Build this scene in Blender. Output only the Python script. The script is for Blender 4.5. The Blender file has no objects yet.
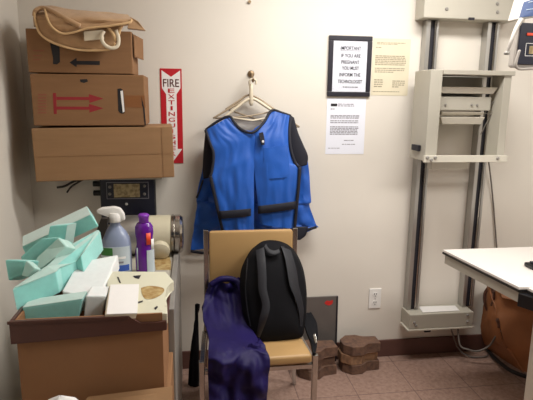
import bpy, bmesh, math, random
from mathutils import Vector, Matrix, noise
S = bpy.context.scene
COL = S.collection
PI = math.pi

# ------------------------------------------------------------------ camera
PITCH, YAW, ROLL, CH, CD, FPX = 0.19534, 0.14694, 0.01269, 1.4685, 2.6295, 510.0
fwd = Vector((math.sin(YAW)*math.cos(PITCH), math.cos(YAW)*math.cos(PITCH), -math.sin(PITCH)))
rt = Vector((math.cos(YAW), -math.sin(YAW), 0)); up = rt.cross(fwd)
rgt = rt*math.cos(ROLL) + up*math.sin(ROLL); upp = up*math.cos(ROLL) - rt*math.sin(ROLL)
CAMPOS = Vector((0, -CD, CH))
cam = bpy.data.cameras.new('camera'); cam.sensor_width = 36; cam.lens = FPX*36/533; cam.clip_start = .05
co = bpy.data.objects.new('camera', cam); COL.objects.link(co)
M = Matrix((rgt, upp, -fwd)).transposed().to_4x4(); M.translation = CAMPOS
co.matrix_world = M; S.camera = co

def P(px, py, Y):            # point of the place seen at a pixel, at depth Y (metres in front of the back wall)
    v = rgt*((px-266.5)/FPX) - upp*((py-200)/FPX) + fwd
    return CAMPOS + v*((Y+CD)/v.y)
def PZ(px, py, z):
    v = rgt*((px-266.5)/FPX) - upp*((py-200)/FPX) + fwd
    return CAMPOS + v*((z-CH)/v.z)

# ------------------------------------------------------------------ materials
def lin(c): return tuple(((x/255)/12.92 if x/255 <= .04045 else ((x/255+.055)/1.055)**2.4) for x in c)
def mat(name, rgb, rough=.6, metal=0, var=.12, scale=30, bump=0, bscale=None, rgb2=None, thr=None, spec=.5, sheen=0, coat=0, emit=None, stretch=None, sss=0):
    m = bpy.data.materials.new(name); m.use_nodes = True
    nt = m.node_tree; n = nt.nodes; b = n['Principled BSDF']
    a = lin(rgb); c2 = lin(rgb2) if rgb2 else tuple(x*(1-var) for x in a)
    tc = n.new('ShaderNodeNewGeometry'); mp = n.new('ShaderNodeMapping'); nt.links.new(tc.outputs['Position'], mp.inputs['Vector'])
    if stretch: mp.inputs['Scale'].default_value = stretch
    nz = n.new('ShaderNodeTexNoise'); nz.inputs['Scale'].default_value = scale; nz.inputs['Detail'].default_value = 5
    nt.links.new(mp.outputs['Vector'], nz.inputs['Vector'])
    cr = n.new('ShaderNodeValToRGB')
    lo, hi = thr if thr else (.3, .7)
    cr.color_ramp.elements[0].position = lo; cr.color_ramp.elements[1].position = hi
    cr.color_ramp.elements[0].color = (*c2, 1); cr.color_ramp.elements[1].color = (*a, 1)
    nt.links.new(nz.outputs['Fac'], cr.inputs['Fac']); nt.links.new(cr.outputs['Color'], b.inputs['Base Color'])
    b.inputs['Roughness'].default_value = rough; b.inputs['Metallic'].default_value = metal
    b.inputs['Specular IOR Level'].default_value = spec
    if sheen: b.inputs['Sheen Weight'].default_value = sheen
    if coat: b.inputs['Coat Weight'].default_value = coat
    if sss:
        b.inputs['Subsurface Weight'].default_value = sss; b.inputs['Subsurface Radius'].default_value = (.02, .03, .03); b.inputs['Subsurface Scale'].default_value = .5
    if bump:
        nb = n.new('ShaderNodeTexNoise'); nb.inputs['Scale'].default_value = bscale or scale*4; nb.inputs['Detail'].default_value = 4
        nt.links.new(mp.outputs['Vector'], nb.inputs['Vector'])
        bp = n.new('ShaderNodeBump'); bp.inputs['Strength'].default_value = bump; bp.inputs['Distance'].default_value = .01
        nt.links.new(nb.outputs['Fac'], bp.inputs['Height']); nt.links.new(bp.outputs['Normal'], b.inputs['Normal'])
    if emit:
        b.inputs['Emission Color'].default_value = (*lin(emit[0]), 1); b.inputs['Emission Strength'].default_value = emit[1]
    return m

def mat_floor():
    m = bpy.data.materials.new('vinyl tile'); m.use_nodes = True
    nt = m.node_tree; n = nt.nodes; b = n['Principled BSDF']
    tc = n.new('ShaderNodeNewGeometry')
    mp = n.new('ShaderNodeMapping'); nt.links.new(tc.outputs['Position'], mp.inputs['Vector']); mp.inputs['Location'].default_value = (.1, .07, 0)
    br = n.new('ShaderNodeTexBrick'); br.offset = 0; br.squash = 1
    br.inputs['Scale'].default_value = 1; br.inputs['Brick Width'].default_value = .305; br.inputs['Row Height'].default_value = .305
    br.inputs['Mortar Size'].default_value = .003; br.inputs['Mortar Smooth'].default_value = .3
    br.inputs['Color1'].default_value = (*lin((168, 140, 126)), 1); br.inputs['Color2'].default_value = (*lin((162, 134, 121)), 1)
    br.inputs['Mortar'].default_value = (*lin((126, 102, 93)), 1)
    nt.links.new(mp.outputs['Vector'], br.inputs['Vector'])
    nz = n.new('ShaderNodeTexNoise'); nz.inputs['Scale'].default_value = 45; nz.inputs['Detail'].default_value = 8; nz.inputs['Roughness'].default_value = .7
    nt.links.new(tc.outputs['Position'], nz.inputs['Vector'])
    cr = n.new('ShaderNodeValToRGB'); cr.color_ramp.elements[0].position = .35; cr.color_ramp.elements[1].position = .62
    cr.color_ramp.elements[0].color = (.66, .6, .58, 1); cr.color_ramp.elements[1].color = (1, 1, 1, 1)
    nt.links.new(nz.outputs['Fac'], cr.inputs['Fac'])
    mx = n.new('ShaderNodeMixRGB'); mx.blend_type = 'MULTIPLY'; mx.inputs['Fac'].default_value = 1
    nt.links.new(br.outputs['Color'], mx.inputs['Color1']); nt.links.new(cr.outputs['Color'], mx.inputs['Color2'])
    nt.links.new(mx.outputs['Color'], b.inputs['Base Color']); b.inputs['Roughness'].default_value = .5
    return m

def mat_glass():
    m = bpy.data.materials.new('clear glass'); m.use_nodes = True
    nt = m.node_tree; n = nt.nodes; n.remove(n['Principled BSDF'])
    g = n.new('ShaderNodeBsdfGlossy'); g.inputs['Roughness'].default_value = .05
    t = n.new('ShaderNodeBsdfTransparent'); 
    x = n.new('ShaderNodeMixShader'); x.inputs[0].default_value = .05; nt.links.new(t.outputs[0], x.inputs[1]); nt.links.new(g.outputs[0], x.inputs[2])
    nt.links.new(x.outputs[0], n['Material Output'].inputs['Surface'])
    return m

X = dict(
 wall=mat('painted wall', (226, 219, 208), .75, var=.04, scale=3, bump=.04, bscale=150),
 ceil=mat('ceiling paint', (235, 232, 225), .8, var=.03),
 floor=mat_floor(), glass=mat_glass(),
 base=mat('brown vinyl baseboard', (98, 66, 58), .5, var=.1),
 card=mat('cardboard', (143, 107, 76), .9, var=.1, scale=8, stretch=(1, 1, 6), bump=.05, bscale=60, spec=.2),
 card2=mat('smooth cardboard', (154, 120, 87), .9, var=.1, scale=6, stretch=(1, 1, 8), bump=.05, bscale=60, spec=.2),
 tape=mat('brown packing tape', (140, 92, 56), .35, var=.08, scale=20),
 ink=mat('black ink', (30, 28, 32), .7, var=.1),
 red=mat('red ink', (150, 38, 44), .7, var=.1),
 faint=mat('faded red ink', (146, 88, 66), .8, var=.1),
 signred=mat('sign red', (190, 30, 44), .45, var=.05),
 signdark=mat('dark red letter', (84, 22, 26), .5, var=.05),
 white=mat('white paper', (240, 238, 236), .7, var=.02),
 bluewhite=mat('blue white paper', (232, 234, 244), .7, var=.02),
 cream=mat('aged cream paper', (222, 212, 186), .75, var=.06, scale=12),
 grey=mat('grey print', (140, 138, 146), .8, var=.05),
 grey2=mat('brown grey print', (158, 148, 126), .8, var=.05),
 frame=mat('dark navy picture frame', (34, 31, 42), .4, var=.1),
 blue=mat('royal blue nylon', (21, 90, 187), .5, var=.14, scale=14, bump=.06, bscale=35, sheen=.2),
 trim=mat('navy black binding', (20, 21, 36), .7, var=.15),
 hook=mat('dull brass hook', (150, 128, 100), .4, .8, var=.15),
 plast=mat('off white plastic', (222, 210, 186), .45, var=.06),
 wire=mat('tan coated wire', (168, 150, 126), .45, var=.1),
 foam=mat('mint green foam', (152, 220, 213), .9, var=.08, scale=60, bump=.15, bscale=400, spec=.3, sheen=.5, sss=.35),
 foamw=mat('white foam', (228, 232, 232), .9, var=.05, scale=60, bump=.1, bscale=400, spec=.3, sss=.3),
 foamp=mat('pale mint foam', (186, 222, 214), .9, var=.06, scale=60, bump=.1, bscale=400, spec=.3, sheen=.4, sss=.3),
 binb=mat('brown fibreboard', (148, 106, 70), .7, var=.08, scale=10),
 rim=mat('dark brown plastic', (86, 54, 46), .42, var=.08),
 canvas=mat('tan canvas', (190, 152, 112), .9, var=.12, scale=40, bump=.2, bscale=300, sheen=.3),
 piping=mat('pale tan piping', (216, 180, 132), .8, var=.1),
 blackp=mat('black plastic', (22, 22, 26), .35, var=.1),
 blackf=mat('black nylon fabric', (14, 14, 19), .8, spec=.2, var=.25, scale=25, bump=.15, bscale=500),
 blacks=mat('black webbing', (22, 23, 32), .6, var=.2, scale=60, bump=.2, bscale=700),
 purple=mat('indigo purple vinyl', (26, 15, 80), .6, var=.3, scale=9, bump=.12, bscale=30, spec=.3),
 vinyl=mat('tan vinyl', (182, 146, 96), .45, var=.06, scale=12, bump=.05, bscale=300),
 chrome=mat('worn chrome', (196, 192, 186), .22, 1, var=.15, scale=20),
 alu=mat('brushed aluminium', (184, 182, 178), .38, .85, var=.08, scale=60, stretch=(1, 1, .05)),
 slot=mat('dark slot', (34, 32, 40), .6, var=.1),
 enamel=mat('cream grey enamel', (184, 179, 166), .45, var=.05, scale=8),
 enamel2=mat('light cream enamel', (204, 198, 184), .45, var=.05, scale=8),
 cab=mat('grey painted steel', (150, 146, 140), .45, .2, var=.1, scale=15),
 dirty=mat('stained cream enamel', (214, 212, 190), .5, rgb2=(150, 128, 88), scale=11, thr=(.27, .40), var=.1),
 stain=mat('rust stain', (148, 112, 58), .7, rgb2=(188, 166, 116), scale=45, thr=(.35, .65)),
 screen=mat('amber display window', (150, 132, 96), .25, rgb2=(190, 172, 130), scale=70, thr=(.4, .6)),
 tubew=mat('cream tube housing', (206, 198, 172), .35, var=.04, scale=9, coat=.2),
 table=mat('white laminate', (234, 228, 222), .35, var=.02, scale=6),
 edge=mat('dark table edging', (36, 32, 32), .5, var=.1),
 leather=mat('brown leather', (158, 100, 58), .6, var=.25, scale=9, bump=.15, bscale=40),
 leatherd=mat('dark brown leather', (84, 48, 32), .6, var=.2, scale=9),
 paver=mat('brown concrete', (120, 90, 72), .92, rgb2=(88, 66, 56), scale=40, thr=(.3, .7), bump=.2, bscale=120),
 paver2=mat('tan worn concrete', (164, 126, 94), .92, rgb2=(116, 88, 68), scale=40, thr=(.3, .7), bump=.2, bscale=120),
 plate=mat('grey metal plate', (112, 106, 102), .45, .3, var=.12, scale=10),
 redp=mat('red paint', (200, 40, 36), .6, var=.1),
 outlet=mat('white outlet plastic', (236, 234, 230), .35, var=.02),
 cordg=mat('grey cord', (112, 104, 98), .5, var=.1),
 cordb=mat('dark cord', (44, 38, 34), .5, var=.1),
 bottle=mat('milky blue plastic', (150, 162, 190), .28, var=.06, scale=14, coat=.3),
 labelw=mat('pale label', (196, 208, 214), .5, var=.05),
 green=mat('label green', (60, 130, 60), .5, var=.1),
 lblue=mat('label blue', (54, 92, 180), .5, var=.1),
 violet=mat('violet plastic', (104, 26, 150), .25, var=.08, scale=14, coat=.4),
 violet2=mat('violet cap', (126, 52, 172), .4, var=.08),
 orange=mat('orange red label', (232, 74, 40), .45, var=.05),
 headw=mat('white moulded plastic', (170, 163, 156), .4, var=.03),
 headb=mat('slate blue panel', (38, 56, 92), .45, var=.08),
 navy=mat('navy black panel', (28, 30, 48), .35, var=.1),
 lamp=mat('lit diffuser', (255, 250, 240), .5, var=0, emit=((255, 246, 232), 1.0)),
)

# ------------------------------------------------------------------ builders
MW = {}
def tag(o, label=None, cat=None, group=None, kind=None):
    if label: o['label'] = label
    if cat: o['category'] = cat
    if group: o['group'] = group
    if kind: o['kind'] = kind
    return o
def root(name, label, cat, loc, group=None):
    o = bpy.data.objects.new(name, None); COL.objects.link(o); o.location = loc; o.empty_display_size = .05
    MW[o.name] = Vector(loc); return tag(o, label, cat, group)
def obj(name, bm, m, parent=None, smooth=False, angle=None):
    me = bpy.data.meshes.new(name)
    bmesh.ops.recalc_face_normals(bm, faces=bm.faces)
    if parent is not None: off = MW[parent.name]
    else:
        vs = [v.co for v in bm.verts]
        off = Vector(((min(v.x for v in vs)+max(v.x for v in vs))/2, (min(v.y for v in vs)+max(v.y for v in vs))/2, min(v.z for v in vs)))
    bmesh.ops.translate(bm, vec=-off, verts=bm.verts)
    bm.to_mesh(me); bm.free(); me.materials.append(X[m] if isinstance(m, str) else m)
    if smooth:
        for p in me.polygons: p.use_smooth = True
        if angle: me.set_sharp_from_angle(angle=math.radians(angle))
    o = bpy.data.objects.new(name, me); COL.objects.link(o)
    if parent is not None: o.parent = parent
    else: o.location = off
    MW[o.name] = off
    return o
def new(): return bmesh.new()
def add_hexa(bm, c8, bev=0, seg=2):
    vs = [bm.verts.new(c) for c in c8]   # 0-3 bottom loop, 4-7 top loop
    fs = [bm.faces.new([vs[i] for i in q]) for q in ((3, 2, 1, 0), (4, 5, 6, 7), (0, 1, 5, 4), (1, 2, 6, 5), (2, 3, 7, 6), (3, 0, 4, 7))]
    if bev: bmesh.ops.bevel(bm, geom=list({e for f in fs for e in f.edges}), offset=bev, segments=seg, affect='EDGES', profile=.5)
    return bm
def add_box(bm, x0, x1, y0, y1, z0, z1, bev=0, mtx=None):
    c = [Vector(p) for p in ((x0, y0, z0), (x1, y0, z0), (x1, y1, z0), (x0, y1, z0), (x0, y0, z1), (x1, y0, z1), (x1, y1, z1), (x0, y1, z1))]
    if mtx is not None: c = [mtx @ p for p in c]
    return add_hexa(bm, c, bev)
def box(*a, **k): return add_box(new(), *a, **k)
def rotz(cx, cy, deg, cz=0, tilt=0): return Matrix.Translation((cx, cy, cz)) @ Matrix.Rotation(math.radians(deg), 4, 'Z') @ Matrix.Rotation(math.radians(tilt), 4, 'Y')
def add_prism(bm, pts, ext, bev=0):
    pts = [Vector(p) for p in pts]; ext = Vector(ext); n = len(pts)
    a = [bm.verts.new(p) for p in pts]; b = [bm.verts.new(p+ext) for p in pts]
    fs = [bm.faces.new(a), bm.faces.new(b[::-1])] + [bm.faces.new((a[i], b[i], b[(i+1) % n], a[(i+1) % n])) for i in range(n)]
    if bev: bmesh.ops.bevel(bm, geom=list({e for f in fs for e in f.edges}), offset=bev, segments=2, affect='EDGES', profile=.5)
    return bm
def prism(*a, **k): return add_prism(new(), *a, **k)
def smooth_path(pts, k=6):
    pts = [Vector(p) for p in pts]; out = []
    for i in range(len(pts)-1):
        p0 = pts[max(i-1, 0)]; p1 = pts[i]; p2 = pts[i+1]; p3 = pts[min(i+2, len(pts)-1)]
        for j in range(k):
            t = j/k
            out.append(.5*((2*p1)+(p2-p0)*t+(2*p0-5*p1+4*p2-p3)*t*t+(3*p1-p0-3*p2+p3)*t**3))
    return out+[pts[-1]]
def add_tube(bm, pts, r, n=8, flat=1, nrm=None, closed=False):
    pts = [Vector(p) for p in pts]; rings = []; N = len(pts)
    ref = Vector(nrm) if nrm else None
    for i, p in enumerate(pts):
        if closed: t = (pts[(i+1) % N]-pts[i-1]).normalized()
        else: t = (pts[min(i+1, N-1)]-pts[max(i-1, 0)]).normalized()
        if ref is not None: a = ref-t*ref.dot(t)
        else:
            a = Vector((0, 1, 0)) if not rings else prev
            a = a-t*a.dot(t)
            if a.length < 1e-3: a = Vector((1, 0, 0))-t*t.x
        a.normalize(); prev = a.copy(); b = t.cross(a)
        rr = r[i] if isinstance(r, (list, tuple)) else r
        rings.append([bm.verts.new(p+a*(rr*flat*math.cos(2*PI*k/n))+b*(rr*math.sin(2*PI*k/n))) for k in range(n)])
    for i in range(N if closed else N-1):
        A, B = rings[i], rings[(i+1) % N]
        for k in range(n): bm.faces.new((A[k], A[(k+1) % n], B[(k+1) % n], B[k]))
    if not closed: bm.faces.new(rings[0][::-1]); bm.faces.new(rings[-1])
    return bm
def tube(*a, **k): return add_tube(new(), *a, **k)
def add_sqtube(bm, a, b, w, bev=.002):
    a, b = Vector(a), Vector(b); t = (b-a).normalized()
    u = Vector((1, 0, 0)) if abs(t.x) < .7 else Vector((0, 1, 0))
    u = (u-t*u.dot(t)).normalized(); v = t.cross(u)
    c = [p+u*(sx*w/2)+v*(sy*w/2) for p in (a, b) for sx, sy in ((-1, -1), (1, -1), (1, 1), (-1, 1))]
    return add_hexa(bm, c, bev)
def add_lathe(bm, prof, c, axis='z', n=24, sx=1, sy=1, wob=None):
    c = Vector(c); rings = []
    for r, h in prof:
        ring = []
        for k in range(n):
            a = 2*PI*k/n; p = Vector((r*math.cos(a)*sx, r*math.sin(a)*sy, h))
            if axis == 'x': p = Vector((p.z, p.x, p.y))
            if axis == 'y': p = Vector((p.x, p.z, p.y))
            ring.append(bm.verts.new(c+p))
        rings.append(ring)
    for A, B in zip(rings, rings[1:]):
        for k in range(n): bm.faces.new((A[k], A[(k+1) % n], B[(k+1) % n], B[k]))
    bm.faces.new(rings[0][::-1]); bm.faces.new(rings[-1])
    return bm
def lathe(*a, **k): return add_lathe(new(), *a, **k)
def cloth(rows, nu=16, sub=6, thick=.006, bulge=.0, wr=.0, fu=3., fv=1.5, seed=0):
    """rows: (pxL, pyL, pxR, pyR, Y) down the cloth; becomes a solid sheet"""
    L = smooth_path([P(a, b, Y) for a, b, c, d, Y in rows], sub); R = smooth_path([P(c, d, Y) for a, b, c, d, Y in rows], sub)
    return sheet(L, R, nu, thick, bulge, wr, fu, fv, seed)
def sheet(L, R, nu=16, thick=.006, bulge=0, wr=0, fu=3, fv=1.5, seed=0):
    bm = new(); nv = len(L); g = []
    for i in range(nv):
        v = i/(nv-1); row = []
        for j in range(nu+1):
            u = j/nu; p = L[i].lerp(R[i], u)
            d = bulge*math.sin(PI*u)**.6 + wr*noise.noise(Vector((u*fu+seed*7.3, v*fv*3, seed*3.1)))+wr*.5*noise.noise(Vector((u*fu*2.3+seed, v*fv*7, seed)))
            row.append(bm.verts.new(p+Vector((0, -d, 0))))
        g.append(row)
    for i in range(nv-1):
        for j in range(nu): bm.faces.new((g[i][j], g[i][j+1], g[i+1][j+1], g[i+1][j]))
    thicken(bm, g, thick)
    return bm
def thicken(bm, g, thick):
    bm.normal_update()
    nv, nu = len(g), len(g[0])
    h = [[bm.verts.new(v.co-v.normal*thick*(1 if v.normal.y < 0 else -1)) for v in row] for row in g]
    for i in range(nv-1):
        for j in range(nu-1): bm.faces.new((h[i][j], h[i+1][j], h[i+1][j+1], h[i][j+1]))
    loop = [(0, j) for j in range(nu)]+[(i, nu-1) for i in range(1, nv)]+[(nv-1, j) for j in range(nu-2, -1, -1)]+[(i, 0) for i in range(nv-2, 0, -1)]
    for (a, b), (c, d) in zip(loop, loop[1:]+loop[:1]): bm.faces.new((g[a][b], h[a][b], h[c][d], g[c][d]))
def pillow(outline, c, depth, back=.3, n_in=9, pw=2.6):
    """outline: closed list of points (a facing-the-viewer loop); bulges by depth towards -y"""
    bm = new(); c = Vector(c); n = len(outline)
    def layer(sgn, d):
        out = []
        for k in range(1, n_in):
            s = 1-k/n_in; s = s**.8
            dd = d*(1-s**pw)**(1/1.8)
            out.append([bm.verts.new(c+(p-c)*s+Vector((0, -sgn*dd, 0))) for p in outline])
        ctr = bm.verts.new(c+Vector((0, -sgn*d, 0)))
        return out, ctr
    r0 = [bm.verts.new(p) for p in outline]
    for sgn, d in ((1, depth), (-1, depth*back)):
        ls, ctr = layer(sgn, d); prev = r0
        for L in ls:
            for k in range(n): bm.faces.new((prev[k], prev[(k+1) % n], L[(k+1) % n], L[k]))
            prev = L
        for k in range(n): bm.faces.new((prev[k], prev[(k+1) % n], ctr))
    return bm
def text_bm(s, cx, cz, w, h, y, thick=.0006):
    cu = bpy.data.curves.new('t', 'FONT'); cu.body = s; cu.align_x = 'CENTER'; cu.extrude = thick; cu.offset = .006
    o = bpy.data.objects.new('t', cu); COL.objects.link(o); bpy.context.view_layer.update()
    me = bpy.data.meshes.new_from_object(o.evaluated_get(bpy.context.evaluated_depsgraph_get()))
    COL.objects.unlink(o); bpy.data.objects.remove(o)
    xs = [v.co.x for v in me.vertices]; ys = [v.co.y for v in me.vertices]
    x0, x1, y0, y1 = min(xs), max(xs), min(ys), max(ys)
    bm = new(); bm.from_mesh(me); bpy.data.meshes.remove(me)
    for v in bm.verts:
        x = (v.co.x-(x0+x1)/2)/(x1-x0)*w; z = (v.co.y-(y0+y1)/2)/(y1-y0)*h
        v.co = Vector((cx+x, y-v.co.z, cz+z))
    return bm
def merge(bms):
    o = bms[0]
    for b in bms[1:]:
        me = bpy.data.meshes.new('m'); b.to_mesh(me); b.free(); o.from_mesh(me); bpy.data.meshes.remove(me)
    return o
def flat(bm, pts, y, th=.0006):  # thin raised print on a y-plane
    return add_prism(bm, [(x, y, z) for x, z in pts], (0, th, 0))
def rect(x0, x1, z0, z1): return [(x0, z0), (x1, z0), (x1, z1), (x0, z1)]
def struct(name, bm, m):
    return tag(obj(name, bm, m), kind='structure')

# ------------------------------------------------------------------ the room
XL, XR, YF, H = -.788, 2.75, -3.6, 2.4
struct('floor', box(XL-.1, XR+.1, YF-.1, .1, -.1, 0), 'floor')
struct('ceiling', box(XL-.1, XR+.1, YF-.1, .1, H, H+.1), 'ceil')
struct('wall_back', box(XL-.1, XR+.1, 0, .1, 0, H), 'wall')
struct('wall_left', box(XL-.1, XL, YF, 0, 0, H), 'wall')
struct('wall_right', box(XR, XR+.1, YF, 0, 0, H), 'wall')
struct('baseboard_back', box(XL, XR, -.011, 0, 0, .103, bev=.003), 'base')
struct('baseboard_left', box(XL, XL+.011, YF, -.012, 0, .103, bev=.003), 'base')

# ------------------------------------------------------------------ fire extinguisher sign
SX0, SX1, SZ0, SZ1 = -.148, -.043, 1.142, 1.61
t = root('fire_sign', 'narrow red and white fire extinguisher sign on the wall', 'sign', (-.0955, 0, SZ0))
obj('plate', box(SX0, SX1, -.003, 0, SZ0, SZ1), 'signred', t)
sw, sh = SX1-SX0, SZ1-SZ0
arrow = [(.07, .018), (.5, .085), (.93, .018), (.93, .20), (.74, .265), (.74, .845), (.96, .845), (.5, .985), (.04, .845), (.26, .845), (.26, .265), (.07, .20)]
b = flat(new(), [(SX0+u*sw, SZ1-v*sh) for u, v in arrow], -.0036)
obj('arrow_panel', b, 'white', t)
obj('heading', text_bm('FIRE', SX0+.5*sw, SZ1-.148*sh, .74*sw, .08*sh, -.0042), 'signdark', t)
wd = 'EXTINGUISHER'
obj('lettering', merge([text_bm(c, SX0+.5*sw, SZ1-(.228+.0607*i)*sh, (.1 if c == 'I' else .30)*sw, .043*sh, -.0042) for i, c in enumerate(wd)]), 'signred', t)

# ------------------------------------------------------------------ notices
def word_lines(bm, x0, x1, z0, z1, n, y, seed, fill=.6, short=(), th=.0006):
    rnd = random.Random(seed); dz = (z1-z0)/n
    for i in range(n):
        if i in short and short[i] == 0: continue
        end = x0+(x1-x0)*(short[i] if i in short else rnd.uniform(.93, 1)); x = x0; zc = z1-(i+.5)*dz
        while x < end-.004:
            w = min(rnd.uniform(.006, .022), end-x)
            flat(bm, rect(x, x+w, zc-dz*fill/2, zc+dz*fill/2), y, th); x += w+.003
    return bm
def skew(bm, x0, z0, dx):   # small lean of a sheet that does not hang true
    for v in bm.verts: v.co.x += (v.co.z-z0)*dx
    return bm
t = root('framed_notice', 'black framed notice to pregnant patients hung on wall', 'framed notice', (.8125, 0, 1.487))
fx0, fx1, fz0, fz1, fw = .698, .927, 1.487, 1.79, .0245
b = new()
for a in ((fx0, fx1, fz0, fz0+fw), (fx0, fx1, fz1-fw, fz1), (fx0, fx0+fw, fz0+fw, fz1-fw), (fx1-fw, fx1, fz0+fw, fz1-fw)):
    add_box(b, a[0], a[1], -.014, 0, a[2], a[3], bev=.003)
obj('frame', b, 'frame', t)
obj('sheet', box(fx0+fw, fx1-fw, -.0095, -.001, fz0+fw, fz1-fw), 'bluewhite', t)
cx = (fx0+fx1)/2+.002
lines = [('IMPORTANT', .108, 1.729), ('IF YOU ARE', .102, 1.692), ('PREGNANT', .096, 1.660), ('YOU MUST', .09, 1.630), ('INFORM THE', .112, 1.597), ('TECHNOLOGIST', .13, 1.563)]
b = merge([text_bm(s, cx+.002*(i % 2), z, w, .0175, -.0101) for i, (s, w, z) in enumerate(lines)])
flat(b, rect(cx-.055, cx+.055, 1.7155, 1.7168), -.0101)
word_lines(b, cx-.035, cx+.05, 1.531, 1.539, 1, -.0101, 4, .5)
obj('lettering', b, 'ink', t)
obj('glass_pane', box(fx0+fw, fx1-fw, -.0122, -.0112, fz0+fw, fz1-fw), 'glass', t)

t = root('letter_sheet', 'white typed letter taped below the black framed notice', 'paper', (.808, 0, 1.186))
obj('sheet', skew(box(.701, .912, -.0012, 0, 1.186, 1.478), .8, 1.186, 0), 'bluewhite', t)
b = new(); flat(b, rect(.722, .756, 1.436, 1.45), -.0018); obj('letterhead_mark', b, 'ink', t)
def para(par, m, *a): obj('print', word_lines(new(), *a), m, par)
para(t, 'grey', .76, .85, 1.434, 1.452, 2, -.0018, 2, .5)
para(t, 'grey', .722, .89, 1.418, 1.426, 1, -.0018, 3, .6, {0: .12})
para(t, 'grey', .722, .882, 1.372, 1.392, 3, -.0018, 5); para(t, 'grey', .722, .882, 1.347, 1.366, 2, -.0018, 6, .5); para(t, 'grey', .722, .882, 1.287, 1.334, 6, -.0018, 7)
para(t, 'grey', .80, .86, 1.255, 1.262, 1, -.0018, 8); para(t, 'grey', .79, .87, 1.235, 1.241, 1, -.0018, 9); para(t, 'grey', .715, .78, 1.215, 1.22, 1, -.0018, 10)
t = root('letter_sheet', 'yellowed typed letter taped right of the black framed notice', 'paper', (1.035, 0, 1.495))
obj('sheet', box(.935, 1.138, -.0012, 0, 1.495, 1.783), 'cream', t)
para(t, 'grey2', .955, 1.115, 1.752, 1.765, 2, -.0018, 12, .5, {1: .7})
para(t, 'grey2', .95, 1.12, 1.735, 1.741, 1, -.0018, 13, .7, {0: .2}); para(t, 'grey2', .95, 1.12, 1.648, 1.7, 6, -.0018, 14); para(t, 'grey2', .95, 1.12, 1.61, 1.638, 3, -.0018, 15, .5, {2: .6})
para(t, 'grey2', .95, 1.0, 1.535, 1.58, 4, -.0018, 16, .5); para(t, 'grey2', 1.05, 1.12, 1.535, 1.575, 4, -.0018, 17, .5, {3: .5}); para(t, 'grey2', .945, 1.1, 1.512, 1.518, 1, -.0018, 18)

b = lathe([(.004, -.012), (.007, -.012), (.008, -.006), (.004, -.004), (.004, 0)], (.292, 0, 1.935), 'y', 12)
tag(obj('wall_screw', b, 'hook', smooth=True, angle=40), 'small bare screw high in wall above the blue vest', 'screw')

# outlet
t = root('wall_outlet', 'white duplex power outlet low on the wall', 'outlet', (1.021, 0, .30))
obj('cover_plate', box(.985, 1.057, -.006, 0, .3, .42, bev=.003), 'outlet', t)
for z in (.385, .335):
    r = obj('socket', lathe([(.0165, -.0075), (.0165, -.005)], (1.021, 0, z), 'y', 20, 1, .85), 'outlet', t)
    b = new()
    for dx in (-.006, .006): add_box(b, 1.021+dx-.0015, 1.021+dx+.0015, -.0085, -.0073, z-.001, z+.009)
    add_lathe(b, [(.0028, -.0085), (.0028, -.0073)], (1.021, 0, z-.008), 'y', 10)
    obj('slots', b, 'slot', r)
obj('screw', lathe([(.003, -.0075), (.003, -.005)], (1.021, 0, .36), 'y', 10), 'alu', t)

# ------------------------------------------------------------------ wall bucky
t = root('cassette_stand', 'cream grey wall mounted cassette stand on two aluminium rails', 'x-ray stand', (1.38, 0, .2))
tb = obj('top_bracket', box(1.152, 1.655, -.105, 0, 1.876, 2.05, bev=.004), 'enamel', t)
def bolts(lst, y, r_, par, name='bolt', m='cab'):
    for x, z in lst: obj(name, lathe([(r_*.65, y-.006), (r_, y-.002), (r_, y+.001)], (x, 0, z), 'y', 10), m, par)
bolts(((1.27, 1.92), (1.545, 1.915), (1.54, 1.955)), -.105, .009, tb)
obj('catch', box(1.39, 1.42, -.112, -.104, 1.872, 1.884), 'slot', tb)
bb = obj('base_bracket', box(1.186, 1.566, -.12, -.0, .215, .302, bev=.004), 'enamel', t)
obj('foot_flange', box(1.176, 1.572, -.125, -.012, .205, .2145, bev=.002), 'enamel2', bb)
bolts(((1.215, .255), (1.225, .238), (1.53, .285), (1.533, .245)), -.12, .008, bb)
obj('paper_tag', prism([(1.27, -.10, .3035), (1.49, -.10, .3035), (1.5, -.03, .3035), (1.28, -.02, .3035)], (0, 0, .002)), 'white', bb)
obj('rubber_stop', box(1.285, 1.32, -.11, -.07, .188, .2045), 'slot', bb)
for xc in (1.231, 1.566):
    r = obj('rail', merge([box(xc-.036, xc-.013, -.055, 0, .303, 1.875, bev=.003), box(xc+.018, xc+.032, -.055, 0, .303, 1.875, bev=.003), box(xc-.0125, xc+.0175, -.02, 0, .303, 1.875)]), 'alu', t)
    obj('slot', box(xc-.0125, xc+.0175, -.046, -.0205, .304, 1.874), 'slot', r)
    obj('rod', tube([(xc+.011, -.052, .31), (xc+.011, -.052, 1.87)], .0045), 'chrome', r)
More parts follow.
